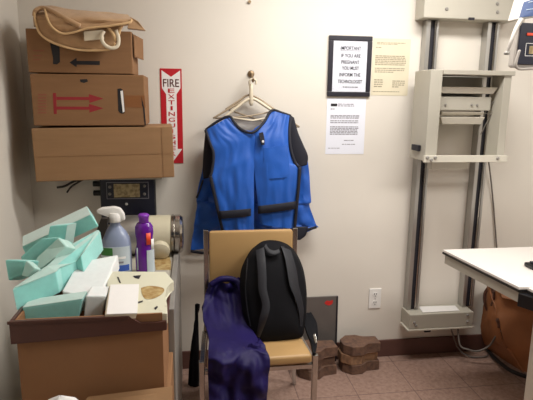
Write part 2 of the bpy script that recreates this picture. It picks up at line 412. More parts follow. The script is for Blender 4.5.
# carriage
CX0, CX1, CY0, CY1, CZ0, CZ1 = 1.142, 1.566, -.25, -.07, 1.175, 1.618
c = obj('carriage', box(CX0, CX0+.062, CY0, CY1, CZ0, CZ1, bev=.003), 'enamel', t)
obj('side_panel', box(CX1-.04, CX1, CY0, CY0+.105, CZ0, CZ1, bev=.003), 'enamel', c)
obj('top_panel', box(CX0+.0625, CX1+.012, CY0-.008, CY1, CZ1-.022, CZ1, bev=.002), 'enamel', c)
obj('bottom_tray', merge([box(CX0+.0625, CX1-.0405, CY0, CY1-.03, CZ0, CZ0+.014, bev=.002), box(CX0-.01, CX1+.012, CY0-.014, CY0-.0005, CZ0-.004, CZ0+.03, bev=.002)]), 'enamel2', c)
obj('back_plate', box(1.178, 1.507, -.09, -.075, 1.43, 1.594, bev=.002), 'enamel', c)
def bar(x0, x1, z0, z1, y0, y1, fl):
    return add_hexa(new(), [Vector(p) for p in ((x0+fl, y0+.01, z0), (x1-fl, y0+.01, z0), (x1-fl, y1, z0), (x0+fl, y1, z0), (x0, y0, z1), (x1, y0, z1), (x1, y1, z1), (x0, y1, z1))], .002)
obj('clamp_bar', bar(1.2055, 1.5255, 1.508, 1.540, -.21, -.09, .02), 'enamel2', c)
k = obj('clamp_block', box(1.215, 1.505, -.19, -.09, 1.425, 1.492, bev=.003), 'enamel', c)
bolts(((1.26, 1.452), (1.40, 1.452), (1.43, 1.452)), -.19, .006, k)
obj('clamp_bar', bar(1.245, 1.472, 1.403, 1.417, -.195, -.09, .002), 'enamel2', c)
obj('clamp_bar', bar(1.236, 1.474, 1.356, 1.392, -.2, -.09, .014), 'enamel2', c)
for q in ([(1.205, -.16, 1.415), (1.245, -.16, 1.412)], [(1.474, -.17, 1.412), (1.524, -.17, 1.408), (1.50, -.13, 1.30)], [(1.208, -.18, 1.59), (1.212, -.18, 1.44)], [(1.524, -.18, 1.47), (1.505, -.15, 1.42), (1.48, -.12, 1.30)]):
    obj('spring_rod', tube(q, .003), 'cab', c)
obj('lower_grip', box(1.205, 1.41, -.2, -.15, 1.128, 1.17, bev=.004), 'enamel2', c)
bolts(((1.15, 1.195), (1.17, 1.183), (1.19, 1.195), (1.525, 1.19)), -.2645, .009, c, 'adjusting_knob')
obj('release_lever', (lambda q: q[0])([box(1.126, 1.1415, -.2, -.12, 1.22, 1.25, bev=.003)]), 'slot', c)
# cables
b = tube(smooth_path([P(488, 158, -.07), P(490, 172, -.03), P(493, 200, -.012), P(495, 225, -.012), P(497, 250, -.012), P(500, 275, -.012), P(503, 310, -.02)], 6), .004)
tag(obj('cable', b, 'cordg', smooth=True), 'thin grey cable hanging down wall behind the white table', 'cable')
b = tube(smooth_path([(1.49, -.10, .198), P(460, 345, -.13), P(468, 349.5, -.16), P(478, 351, -.18), P(489, 346, -.2), P(496, 336, -.24), P(500, 331, -.22)], 8), .0055)
add_tube(b, smooth_path([(1.46, -.06, .2), (1.52, -.07, .06), (1.58, -.09, .012), (1.66, -.1, .008), (1.70, -.09, .01)], 8), .0045)
tag(obj('cable', b, 'cordg', smooth=True), 'grey cable looping from the stand base toward the leather bag', 'cable')

# ------------------------------------------------------------------ hook, hangers, vest
t = root('wall_hook', 'small brass coat hook screwed to the wall above vest', 'hook', (.302, 0, 1.545))
obj('rose', lathe([(.012, -.012), (.016, -.008), (.018, 0)], (.302, 0, 1.592), 'y', 16), 'hook', t, True)
obj('prong', tube(smooth_path([(.302, -.008, 1.596), (.302, -.03, 1.592), (.303, -.052, 1.575), (.303, -.066, 1.556), (.303, -.084, 1.552), (.303, -.094, 1.566)], 5), .005), 'hook', t, True)
def hanger(label, y, m, knot, left, right, r, drop):
    top = Vector((.303, y, 1.560))
    t = root('clothes_hanger', label, 'hanger', (.303, y, 1.43), 'hangers on the wall hook')
    K = Vector((knot[0], y, knot[1]))
    arc = [top+Vector((.019*math.cos(a), 0, -.008+.019*math.sin(a))) for a in [math.radians(d) for d in (-150, -190, -230, -270, -310, -350, -390, -425)]][::-1]
    pts = smooth_path([Vector((top.x-.016, y, top.z-.02))]+[top+Vector((.017*math.cos(math.radians(d)), 0, -.012+.017*math.sin(math.radians(d)))) for d in (200, 160, 120, 90, 50, 10, -30)], 3)
    pts = [K, K.lerp(pts[0], .5)] + pts
    obj('hook', tube(pts, r*.62), m if r > .006 else 'wire', t, True)
    L, R = Vector((left[0], y, left[1])), Vector((right[0], y, right[1]))
    if r > .006: obj('neck', tube([K+Vector((0, 0, -.035)), K+Vector((0, 0, -.02)), K+Vector((0, 0, .045)), K+Vector((.002, 0, .07))], [.006, .012, .009, .006], 10), m, t, True)
    b = tube(smooth_path([L, L.lerp(K, .5)+Vector((0, 0, .006)), K, R.lerp(K, .5)+Vector((0, 0, .006)), R], 6), r)
    obj('shoulder', b, m, t, True)
    obj('bar', tube([L+Vector((.01, 0, 0)), L.lerp(R, .5)+Vector((0, 0, -drop)), R-Vector((.01, 0, 0))], r*.8), m, t, True)
    return t
hanger('thick off white plastic clothes hanger, nearest the front on hook', -.075, 'plast', (.295, 1.470), (.165, 1.378), (.44, 1.385), .0075, .02)
hanger('thin tan hanger whose left tip sticks out past the vest', -.062, 'wire', (.296, 1.470), (.108, 1.372), (.43, 1.41), .005, .01)
hanger('thin tan hanger whose right tip sticks out past the vest', -.050, 'wire', (.30, 1.486), (.17, 1.415), (.547, 1.33), .005, .015)

t = root('apron_vest', 'royal blue vest with black edging hung on wall', 'vest', (.3, -.08, .73))
YV = -.135
left = [(229, 117, 229, 117, YV+.03)]
# front panels
rowsL = [(205.5, 130, 229, 116.5, -.105), (209, 140, 240, 128.5, -.13), (213.5, 153, 254, 133, -.15), (212.5, 168, 254, 150, -.16), (210.5, 176, 254, 165, -.165), (213.5, 190, 254, 185, -.17), (217.5, 208, 254, 205, -.17), (222.5, 230, 254, 229.5, -.165)]
rowsR = [(271.5, 110.5, 291, 116, -.105), (264, 122, 289.5, 132, -.13), (253, 131, 291, 150, -.15), (253, 150, 296, 164, -.16), (254, 165, 300, 167, -.168), (256, 185, 298.5, 188, -.175), (258, 204, 296.5, 208, -.175), (260.5, 224, 294.8, 228.5, -.17)]
obj('front_panel', cloth(rowsL, 22, 7, .007, .015, .012, 4, 1, 1), 'blue', t, True, 50)
obj('front_panel', cloth(rowsR, 22, 7, .007, .015, .012, 4, 1, 2), 'blue', t, True, 50)
# back panel, seen past both sides
rb = [(206, 138, 294, 124, -.05), (203, 165, 305, 150, -.05), (200.5, 178, 309, 172, -.055), (196.5, 198, 311.5, 200, -.06), (197, 206, 310, 206, -.06), (194.5, 222, 316, 224, -.06), (193.5, 232, 316.5, 227, -.06), (190.5, 251, 300, 236, -.06)]
obj('back_panel', cloth(rb, 40, 7, .006, .004, .022, 11, 2, 3), 'blue', t, True, 50)
def tubeP(pts, r, flat_=.5, k=5, n=8): return tube(smooth_path([P(*p) for p in pts], k), r, n, flat_, (0, 1, 0))
def off(pts, d): return [(a, b, y-d) for a, b, y in pts]
nk = [(205.5, 130, -.108), (218, 121, -.112), (229, 116.5, -.118), (234, 122, -.13), (240, 128.5, -.145), (248, 132.5, -.165), (255, 131.5, -.17), (264, 122, -.145), (271.5, 110.5, -.118), (281, 112.5, -.112), (291, 116, -.108)]
obj('neck_binding', tubeP(nk, .0065), 'trim', t, True)
armL = [(205.5, 130, -.112), (209, 140, -.137), (213.5, 153, -.157), (212.5, 168, -.167), (210.5, 176, -.172)]
armR = [(291, 116, -.112), (289.5, 132, -.137), (291, 150, -.157), (296, 164, -.167), (300, 167, -.175)]
obj('armhole_binding', tubeP(armL, .007), 'trim', t, True); obj('armhole_binding', tubeP(armR, .007), 'trim', t, True)
obj('side_binding', tubeP([(210.5, 176, -.175), (213.5, 190, -.18), (217.5, 208, -.18), (222.5, 230, -.175)], .008), 'trim', t, True)
obj('side_binding', tubeP([(300, 167, -.178), (298.5, 188, -.185), (296.5, 208, -.185), (294.8, 228.5, -.18)], .008), 'trim', t, True)
# black inside of the armholes
obj('armhole_lining', cloth([(205.5, 131, 210, 136, -.085), (204, 145, 212, 143, -.09), (203, 160, 215, 156, -.092), (202.8, 172, 214.5, 168, -.092), (203.5, 179, 211, 177, -.092)], 8, 4, .005, .006), 'trim', t, True)
obj('armhole_lining', cloth([(287, 114, 294, 117.5, -.085), (288, 128, 298, 132, -.088), (289, 145, 303, 144, -.092), (293, 160, 308, 156, -.095), (298, 167, 307, 165, -.095)], 8, 4, .005, .006), 'trim', t, True)
obj('hem_binding', tubeP([(190.5, 251, -.07), (205, 253, -.075), (222, 251, -.08)], .008), 'trim', t, True)
obj('hem_binding', tubeP([(316.5, 227, -.075), (308, 229.5, -.078), (297, 231, -.08)], .0075), 'trim', t, True)
obj('back_binding', tubeP([(203, 180, -.08), (199, 192, -.085), (196.5, 198, -.082)], .005), 'trim', t, True)
obj('under_flap', cloth([(284, 226, 308, 227, -.09), (285, 233, 306, 235, -.095), (288, 240, 300, 240, -.095)], 8, 4, .006), 'trim', t, True)
# belts, pocket, clip
obj('belt', cloth([(218, 211, 251, 208.4, -.195), (219, 215, 251, 212, -.199), (219.5, 219, 251, 216, -.195)], 10, 4, .006, .006), 'trim', t, True)
obj('belt', cloth([(258, 206, 296, 201, -.198), (258, 210, 296, 205, -.203), (258, 214, 295.5, 209, -.198)], 10, 4, .006, .006), 'trim', t, True)
obj('pocket', cloth([(263, 148, 288, 145, -.175), (264, 163, 289, 161, -.182), (265, 179, 290, 177, -.187)], 8, 4, .004, .006, .004), 'blue', t, True, 50)
k = obj('clip', cloth([(259, 133, 263, 132, -.182), (260, 139, 264.5, 139, -.187), (261.5, 145, 264.5, 145, -.19)], 4, 3, .008), 'trim', t)
obj('snap', lathe([(.005, -.004), (.006, 0)], P(263, 141.5, -.197), 'y', 10), 'white', k)

# ------------------------------------------------------------------ cartons on the wall shelf
t = root('wall_shelf', 'plain board shelf on back wall under the cardboard boxes', 'shelf', (-.5, -.1, 1.08))
obj('board', box(-.62, -.14, -.2, -.0005, 1.09, 1.102, bev=.002), 'enamel', t)
obj('bracket', prism([(-.42, -.001, 1.0895), (-.42, -.15, 1.0895), (-.42, -.001, 1.075)], (.012, 0, 0)), 'alu', t)
def carton(name, label, x0, x1, y0, y1, z0, z1, m, deg=0, tilt=0):
    c = ((x0+x1)/2, (y0+y1)/2, z0)
    r = root(name, label, 'box', c, 'cardboard boxes stacked by the corner')
    mx = rotz(c[0], c[1], deg, z0, tilt)
    w, d, h = (x1-x0)/2, (y1-y0)/2, z1-z0
    obj('body', add_box(new(), -w, w, -d, d, 0, h, .004, mx), m, r)
    return r, mx, w, d, h
# long plain carton
r, mx, w, d, h = carton('cardboard_box', 'long plain cardboard box, lowest in the stack by corner', -.680, -.086, -.30, -.045, 1.107, 1.338, 'card2', 3, -1)
obj('seam', add_box(new(), -w+.01, w-.01, -d-.0012, -d-.0002, h*.47, h*.474, 0, mx), 'card', r)
obj('fold_line', add_box(new(), w-.05, w-.048, -d-.0012, -d-.0002, .005, h-.005, 0, mx), 'card', r)
# red arrows carton
r, mx, w, d, h = carton('cardboard_box', 'cardboard box printed with two red arrows, middle of stack', -.670, -.200, -.298, -.05, 1.345, 1.563, 'card', .6, -.4)
def onface(pts, m, name, par, mx, d, th=.0008):
    b = new(); add_prism(b, [mx @ Vector((x, -d-th, z)) for x, z in pts], mx.to_3x3() @ Vector((0, th*.9, 0))); return obj(name, b, m, par)
def aw(px, py): # pixel of the flat box front, as box coordinates
    q = mx.inverted() @ P(px, py, -.298); return (q.x, q.z)
ar = new()
def addf(pts): add_prism(ar, [mx @ Vector((x, -d-.0008, z)) for x, z in pts], mx.to_3x3() @ Vector((0, .0007, 0)))
addf([aw(53, 93), aw(56.2, 93), aw(57, 114), aw(54, 114)])
for y in (98.3, 108):
    addf([aw(56.5, y-1.5), aw(89, y-1.3), aw(89, y-4.2), aw(103.5, y+.3), aw(89.5, y+4.6), aw(89.5, y+1.7), aw(56.7, y+1.6)])
obj('red_arrows', ar, 'red', r)
ar = new()
for y in range(94, 114, 3):
    addf([aw(38, y), aw(46.5, y), aw(46.7, y+1.5), aw(38.2, y+1.5)])
obj('faded_print', ar, 'faint', r)
hh = onface([aw(*p) for p in ((117.5, 89), (120.5, 88.3), (123, 90), (124.8, 111), (124, 113.5), (121, 113.5), (118.3, 111))], 'ink', 'hand_hole', r, mx, d, .001)
onface([aw(*p) for p in ((120.3, 91), (122.8, 90.5), (124.6, 111.5), (122.8, 112.6))], 'white', 'liner', hh, mx, d, .002)
onface([aw(*p) for p in ((80, 79.5), (87, 79), (88, 81.5), (84, 83), (80.5, 82))], 'ink', 'punch_hole', r, mx, d, .001)
onface([aw(*p) for p in ((125, 95.5), (144.5, 95.5), (145.5, 108), (125.5, 107))], 'tape', 'tape', r, mx, d)
onface([aw(*p) for p in ((141.2, 96), (144.5, 108.5), (146, 125), (144.6, 125), (142.9, 107.5), (142, 106))], 'ink', 'torn_edge', r, mx, d, .001)
# black arrow carton
r, mx, w, d, h = carton('cardboard_box', 'cardboard box printed with a black arrow, topmost of stack', -.675, -.246, -.297, -.06, 1.567, 1.744, 'card')
def aw(px, py):
    q = mx.inverted() @ P(px, py, -.297); return (q.x, q.z)
onface([aw(*p) for p in ((69.5, 62.5), (76.5, 57.8), (76.8, 60.8), (99.8, 61), (99.8, 65), (76.8, 64.6), (76.5, 67.3))], 'ink', 'black_arrow', r, mx, d)
onface([aw(*p) for p in ((50, 43), (57, 42), (59.5, 46), (60, 62), (57, 64.5), (53, 64), (53, 58))], 'ink', 'hand_hole', r, mx, d)
ar = new()
for i, y in enumerate((50, 55, 59)): addf([aw(33, y), aw(44-2*i, y), aw(44-2*i, y+1.2), aw(33, y+1.2)])
obj('faded_print', ar, 'faint', r)
obj('side_flap', add_hexa(new(), [Vector(p) for p in ((-.240, -.285, 1.64), (-.236, -.285, 1.64), (-.215, -.11, 1.64), (-.219, -.11, 1.64), (-.240, -.285, 1.733), (-.236, -.285, 1.733), (-.215, -.11, 1.733), (-.219, -.11, 1.733))]), 'card', r)

# canvas bag on top
t = root('canvas_bag', 'crumpled tan canvas bag draped over the topmost cardboard box', 'bag', (-0.281, -.34, 1.737))
def op(pts, Y): return [P(a, b, Y) for a, b in pts]
body = smooth_path([P(*p, -0.211) for p in ((34, 27), (33, 16), (38, 8.5), (50, 5.5), (70, 9.5), (95, 12), (115, 13), (128, 17), (130, 25), (90, 27.5), (50, 28), (34, 27))], 3)[:-1]
obj('folded_body', pillow(body, P(80, 18.5, -0.211), .085, 1.2), 'canvas', t, True)
obj('lower_flap', cloth([(34, 10, 126, 15, -0.271), (35, 19, 124, 24, -0.323), (39, 32, 118, 36, -0.333), (50, 40.5, 115, 43, -0.333), (66, 46.5, 111, 48.5, -0.329), (82, 49.8, 104, 50, -0.325)], 24, 5, .008, .006, .008, 3, 1, 5), 'canvas', t, True, 50)
obj('upper_flap', cloth([(45, 7, 128, 14.5, -0.291), (46.5, 16, 131.5, 19.5, -0.356), (50, 24, 129, 22.8, -0.366), (55, 29.5, 110, 26, -0.369), (64, 33.4, 86, 28.2, -0.363)], 24, 5, .008, .008, .01, 4, 1, 6), 'canvas', t, True, 50)
obj('piping', tubeP([(34.5, 13, -0.321), (35.5, 21, -0.336), (39.5, 33, -0.346), (50, 41.3, -0.348), (66, 47.3, -0.347), (82, 50.3, -0.343), (104, 50.3, -0.337), (111, 48.6, -0.341), (115, 43, -0.345)], .0045, 1), 'piping', t, True)
obj('piping', tubeP([(45, 9, -0.321), (46.8, 17, -0.369), (50.5, 25, -0.381), (56, 30.5, -0.384), (64, 33.8, -0.381), (76, 31.8, -0.383), (88, 28.2, -0.381), (110, 26, -0.381), (129, 22.6, -0.376), (131.5, 19.5, -0.363)], .0045, 1), 'piping', t, True)
obj('rolled_edge', tubeP([(34.5, 16, -0.301), (36, 10.5, -0.306), (44, 8, -0.306), (56, 13, -0.351), (68, 20, -0.376), (80, 26, -0.381)], [.010]*26, 1), 'canvas', t, True)
obj('loose_corner', prism([P(130, 16.5, -0.281), P(138, 21, -0.291), P(145.5, 30.5, -0.291), (P(127, 28.5, -0.291))], (0, .03, 0), bev=.003), 'canvas', t)
obj('plastic_tag', prism([P(83.5, 31, -0.361), P(103, 29.5, -0.361), P(104, 39, -0.361), P(84, 41, -0.361)], (0, .012, 0), bev=.003), 'plast', t)
obj('webbing_loop', tubeP([(104, 31, -0.371), (101.5, 37, -0.376), (104, 44, -0.378), (111, 48, -0.376), (117.5, 46, -0.371), (118.5, 38, -0.366), (116, 30, -0.361)], .0075, .5), 'plast', t, True)
obj('webbing_strap', merge([tubeP([(108, 27.5, -0.361), (113, 34, -0.366), (115.5, 41, -0.361)], .006, .4), tubeP([(121, 26, -0.361), (119, 33, -0.363), (117, 40, -0.361)], .006, .4)]), 'piping', t, True)

# ------------------------------------------------------------------ cabinet and what stands on it
CT = .745
t = root('metal_cabinet', 'grey steel cabinet with chipped edges behind the brown bin', 'cabinet', (-.335, -.5, 0))
obj('body', box(-.46, -.092, -.95, -.06, 0, CT, bev=.004), 'enamel', t)
obj('side_panel', box(-.091, -.068, -.955, -.05, 0, CT+.012, bev=.003), 'cab', t)
obj('rust_patch', prism([PZ(*p, CT+.0005) for p in ((154, 258), (168, 250), (171, 262), (171, 270), (156, 270))], (0, 0, .0006)), 'stain', t)
rnd = random.Random(3); pts = []
z = .3
edge_pts = [(-.091, -.953, .3)]
while z < .74:
    z += rnd.uniform(.012, .03); edge_pts.append((-.0965-rnd.uniform(0, .013), -.953, z)); z += rnd.uniform(.006, .015); edge_pts.append((-.0925, -.953, z))
edge_pts.append((-.091, -.953, min(z+.01, .75)))
obj('chipped_paint', prism([Vector(p) for p in edge_pts], (0, .0025, 0)), 'white', t)
# stained tray lid with a notch in its right edge
t = root('machine_lid', 'stained cream enamel lid lying over the right side of the bin', 'lid', (-.25, -1.1, .888))
def PL(px, py, dz=0):   # on the slightly tilted lid
    v = rgt*((px-266.5)/FPX) - upp*((py-200)/FPX) + fwd
    k, z0 = .13, .880+dz
    return CAMPOS + v*((z0+k*(CAMPOS.y+1.27)-CAMPOS.z)/(v.z-k*v.y))
prof = [PL(*p) for p in ((105, 314), (108, 271), (165.5, 271.5), (174, 281), (169, 284), (165.5, 289), (165, 296), (167, 304), (167.5, 313.5))]
obj('top', prism(prof, (0, 0, -.031), bev=.003), 'dirty', t)
st = smooth_path([PL(*p, .0006) for p in ((141, 288), (150, 286), (163, 288), (163, 293), (155, 298), (146, 299), (142, 294), (141, 288))], 4)[:-1]
obj('rust_stain', prism(st, (0, 0, .0005)), 'stain', t)
for q in (((133, 276), (141, 275), (139, 279), (135, 278)), ((137, 302), (143, 300.5), (142.6, 302), (138, 303.5)), ((117, 277), (118.5, 277), (121, 283), (119.5, 283)), ((154, 308), (157, 306), (158, 307), (155.5, 310))):
    obj('scratch', prism([PL(*p, .0006) for p in q], (0, 0, .0005)), 'slot', t)
# horizontal tube housing
t = root('tube_housing', 'cream cylindrical housing with chrome end lying on the cabinet', 'x-ray tube', (-.2, -.25, CT+.0005))
r0 = .093; cz = CT+.001+r0; cy = -.26
hb = obj('housing', lathe([(.05, -.335), (r0-.014, -.33), (r0-.008, -.32), (r0-.008, -.205), (r0-.003, -.2), (r0-.003, -.105), (r0-.008, -.10)], (0, cy, cz), 'x', 40), 'tubew', t, True, 35)
obj('metal_band', lathe([(r0-.004, -.34), (r0-.001, -.335), (r0-.001, -.22), (r0-.004, -.215)], (0, cy, cz), 'x', 40), 'alu', t, True, 35)
obj('end_cap', lathe([(r0-.004, -.0995), (r0, -.098), (r0, -.088), (r0-.006, -.086), (r0-.002, -.082), (r0-.002, -.06), (r0-.012, -.048), (.04, -.044)], (0, cy, cz), 'x', 40), 'chrome', t, True, 35)
b = lathe([(.045, -.02), (.045, .03), (.03, .04)], (0, 0, 0), 'z', 24)
b.transform(Matrix.Translation((-.15, cy-r0*.75, cz-r0*.5)) @ Matrix.Rotation(math.radians(112), 4, 'X'))
obj('port', b, 'tubew', t, True, 35)

# console
t = root('control_panel', 'black control panel with small display fixed to the back wall', 'control panel', (-.33, 0, .84))
kx0, kx1, kz0, kz1, ky = -.452, -.184, .84, 1.078, -.06
obj('case', box(kx0, kx1, ky+.006, 0, kz0, kz1, bev=.004), 'blackp', t)
def kp(px, py): q = P(px, py, ky); return (q.x, q.z)
fc = obj('fascia', box(kx0+.005, kx1-.005, ky, ky+.0055, kz0+.004, kz1-.004, bev=.002), 'navy', t)
b = new(); x0, z1 = kp(106, 182.3); x1, z0 = kp(149, 198.5)
for a in ((x0, x1, z1-.003, z1), (x0, x1, z0, z0+.003), (x0, x0+.003, z0, z1), (x1-.003, x1, z0, z1)): flat(b, rect(*a), ky-.0012)
obj('bezel_line', b, 'grey', t)
x0, z1 = kp(113.5, 184); x1, z0 = kp(140, 197)
obj('display', box(x0, x1, ky-.0015, ky-.0001, z0, z1), 'screen', t)
for px, py in ((109.8, 187), (109.8, 194), (144.5, 186), (144.5, 194)):
    x, z = kp(px, py); obj('button', lathe([(.006, -.004), (.008, -.001)], (x, ky, z), 'y', 12), 'cab', t, True)
x, z = kp(126.5, 204); obj('indicator', lathe([(.006, -.004), (.007, -.0005)], (x, ky, z), 'y', 12), 'white', t, True)
for z in (1.045, .998): obj('knob', lathe([(.011, -.036), (.014, -.034), (.014, -.004), (.008, -.0005)], (kx0, -.03, z), 'x', 14), 'blackp', t, True, 40)
b = tube(smooth_path([P(57, 187.5, -.04), P(65, 186, -.04), P(75, 181, -.04), P(88, 178, -.05), P(92, 172, -.06)], 6), .0055)
add_tube(b, smooth_path([P(67, 192.5, -.03), P(71, 187, -.035), P(77, 183, -.045), P(86, 178, -.05)], 6), .0045)
tag(obj('cord', b, 'cordb', smooth=True), 'dark cord poking out beneath the lowest cardboard box', 'cord')

# spray bottle
bc = Vector((-.315, -.535, CT+.001))
t = root('spray_bottle', 'milky blue spray bottle with white trigger head and label', 'spray bottle', bc)
prof = [(.05, 0), (.058, .004), (.06, .02), (.06, .13), (.056, .155), (.044, .18), (.028, .2), (.02, .21), (.02, .224)]
obj('body', lathe(prof, bc, 'z', 32, 1.03, .62), 'bottle', t, True, 60)
k = obj('trigger_head', lathe([(.027, .2245), (.03, .23), (.03, .25), (.024, .262)], bc, 'z', 20), 'outlet', t, True, 40)
hd = [(-.066, .258), (-.068, .275), (-.05, .283), (.0, .287), (.024, .280), (.038, .258), (.042, .232), (.022, .228), (-.016, .236), (-.03, .256), (-.05, .258)]
obj('nozzle', prism([bc+Vector((x, -.017, z)) for x, z in hd], (0, .034, 0), bev=.005), 'outlet', k, True, 40)
obj('trigger', prism([bc+Vector((x, -.05, z)) for x, z in ((-.020, .248), (-.046, .248), (-.070, .19), (-.072, .155), (-.046, .16), (-.024, .21))], (0, .03, 0)), 'cordb', k)
def wrap(c, z0, z1, a0, a1, rx, ry, n=12, th=.0015):
    b = new(); g = []
    for z in (z0, z1): g.append([Vector((c.x+rx*math.cos(a0+(a1-a0)*i/n), c.y+ry*math.sin(a0+(a1-a0)*i/n), c.z+z)) for i in range(n+1)])
    v = [[b.verts.new(p) for p in r] for r in g]
    for i in range(n): b.faces.new((v[0][i], v[0][i+1], v[1][i+1], v[1][i]))
    bmesh.ops.recalc_face_normals(b, faces=b.faces)
    bmesh.ops.solidify(b, geom=list(b.faces), thickness=th); return b
R = math.radians
lb = obj('label', wrap(bc, .02, .125, R(205), R(335), .0635, .0388), 'labelw', t, True, 50)
obj('green_print', wrap(bc, .09, .122, R(207), R(262), .0643, .0396), 'green', lb)
obj('white_print', wrap(bc, .075, .084, R(225), R(310), .0643, .0396), 'white', lb)
obj('blue_print', wrap(bc, .022, .048, R(240), R(325), .0643, .0396), 'lblue', lb)
obj('grey_print', wrap(bc, .056, .064, R(228), R(300), .0643, .0396), 'grey', lb)
# violet bottle
bc = Vector((-.2, -.535, CT+.001))
t = root('shampoo_bottle', 'violet plastic bottle with violet cap, beside the spray bottle', 'bottle', bc)
prof = [(.03, 0), (.035, .004), (.036, .02), (.036, .10), (.030, .125), (.031, .15), (.035, .175), (.034, .2), (.026, .216), (.02, .219)]
obj('body', lathe(prof, bc, 'z', 28, 1.08, .75), 'violet', t, True, 60)
k = obj('cap', lathe([(.018, .2195), (.02, .222), (.02, .238), (.023, .243), (.023, .249), (.018, .254), (.008, .255)], bc, 'z', 24), 'violet2', t, True, 45)
lb = obj('label', wrap(bc, .008, .105, R(285), R(345), .0405, .0287), 'labelw', t, True, 50)
b = new()
obj('orange_flash', wrap(bc, .128, .178, R(285), R(315), .039, .0275), 'orange', t, True)
obj('white_flash', wrap(bc, .105, .150, R(318), R(350), .0392, .0275), 'white', t, True)
obj('side_lettering', wrap(bc, .02, .115, R(218), R(228), .0402, .0284), 'labelw', t, True)

# ------------------------------------------------------------------ bin of foam
BX0, BX1, BY0, BY1, BZ0, BZ1 = -.484, -.076, -1.292, -.975, .606, .886
t = root('storage_bin', 'cardboard coloured bin with dark brown rim full of foam', 'bin', ((BX0+BX1)/2, (BY0+BY1)/2, BZ0))
ins = .012
b = new(); th = .006
x0, x1, y0, y1 = BX0+ins, BX1-ins, BY0+ins, BY1-ins
add_box(b, x0, x1, y0, y0+th, BZ0, BZ1-.002); add_box(b, x0, x1, y1-th, y1, BZ0, BZ1-.002)
add_box(b, x0, x0+th, y0+th, y1-th, BZ0, BZ1-.002); add_box(b, x1-th, x1, y0+th, y1-th, BZ0, BZ1-.046); add_box(b, x0+th, x1-th, y0+th, y1-th, BZ0, BZ0+th)
obj('body', b, 'binb', t)
zl = BZ1-.062
def rimf(x): return BZ1
front = [(BX0, zl-.004), (BX1, zl+.014), (BX1, BZ1-.020), (BX1-.03, BZ1-.026), (BX1-.07, BZ1-.025), (BX1-.083, BZ1-.015), (BX1-.1, BZ1), (BX0, BZ1)]
b = prism([(x, BY0, z) for x, z in front], (0, .01, 0), bev=.002)
add_prism(b, [(x, BY1-.01, z) for x, z in front], (0, .01, 0), bev=.002)
add_box(b, BX0, BX0+.01, BY0+.0105, BY1-.0105, zl, BZ1, .002); add_box(b, BX1-.01, BX1, BY0+.0105, BY1-.0105, zl+.01, BZ1-.036, .002)
add_box(b, BX0-.003, BX1-.1, BY0-.004, BY0-.0005, BZ1-.008, BZ1+.001, .001)
obj('rim', b, 'rim', t)
# carton under the bin
t = root('floor_carton', 'tan cardboard carton with open flap under the brown rimmed bin', 'box', (-.3, -1.25, 0))
obj('body', box(-.482, -.075, -1.50, -.962, 0, .603, bev=.004), 'card', t)
obj('flap', add_hexa(new(), [P(88, 397.5, -1.31), P(172.5, 387, -1.31), P(171, 432, -1.42), P(60, 432, -1.42), P(88, 396.8, -1.313), P(172.5, 386, -1.313), P(171, 431, -1.423), P(60, 431, -1.423)]), 'card2', t)
b = new(); c0 = P(61, 412, -1.40); n_ = 26; g = []
for i in range(9):      # a crumpled heap standing on the carton
    f = i/8; ring = []
    for k in range(n_):
        a = 2*PI*k/n_; w_ = 1+.22*noise.noise(Vector((math.cos(a)*2, math.sin(a)*2, f*3)))
        rr = .066*w_*(1-f**2.2)**.5 if f < 1 else .003
        ring.append(b.verts.new((c0.x+rr*math.cos(a)*1.0, c0.y+rr*math.sin(a)*.8, .6036+f*(P(61, 397.5, -1.40).z-.6036)*(1+.05*math.sin(3*a)*f))))
    g.append(ring)
for A_, B_ in zip(g, g[1:]):
    for k in range(n_): b.faces.new((A_[k], A_[(k+1) % n_], B_[(k+1) % n_], B_[k]))
b.faces.new(g[0][::-1]); b.faces.new(g[-1])
tag(obj('white_cloth', b, 'white', smooth=True), 'white crumpled cloth in front of the bin at the bottom edge', 'cloth')

def foam(label, bm, m='foam', pale=()):
    o = tag(obj('foam_block', bm, m), label, 'foam block', 'foam positioning blocks heaped in the bin')
    for pts, n in pale:                     # thin pale sheets over the listed top and right faces
        obj('pale_sheet', prism([Vector(p)+Vector(n)*.0012 for p in pts], Vector(n)*-.0008), 'foamp', o)
    return o
def px3(lst, Y=None): return [P(*p) if Y is None else P(*p, Y) for p in lst]
def shrink(pts, k=.985):
    c = sum(pts, Vector())/len(pts); return [c+(p-c)*k for p in pts]
ex = Vector((-.035, .12, .004))
q = px3(((22, 247), (91, 214.5), (99, 226.5), (28, 259)), -.885)
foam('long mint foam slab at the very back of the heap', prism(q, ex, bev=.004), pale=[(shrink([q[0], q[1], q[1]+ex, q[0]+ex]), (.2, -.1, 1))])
ex = Vector((.022, .035, -.002)); q = px3(((49.5, 226), (67, 224.5), (63.5, 247), (46, 246)), -.93)
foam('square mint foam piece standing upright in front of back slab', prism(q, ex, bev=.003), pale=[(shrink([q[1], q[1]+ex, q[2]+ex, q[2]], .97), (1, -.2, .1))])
q = px3(((20, 257), (41, 238), (58.5, 237), (64, 243), (50, 251), (40, 258), (33, 268), (24, 266)), -1.0)
foam('mint foam piece with a hollow pale face, left middle', prism(q, (.025, .05, -.03), bev=.004))
q = [P(58, 237.5, -1.01), P(67, 246.5, -1.03), P(53, 258, -1.05), P(36, 273, -1.06), P(31, 268, -1.04), P(37, 257, -1.02), P(46, 250, -1.01)]
foam('pale curved foam wedge lying against the long stepped piece', prism(q, (.02, .04, -.02), bev=.004), 'foamp')
foam('small mint foam block farthest left, against the wall', prism(px3(((4.5, 259.5), (26, 260.5), (22, 275), (8, 281)), -1.1), (.03, .03, -.01), bev=.004))
foam('small pale foam wedge beside the farthest left mint block', prism(px3(((26, 260), (35, 268.5), (27, 277), (21, 276)), -1.12), (.015, .015, -.01), bev=.003), 'foamp')
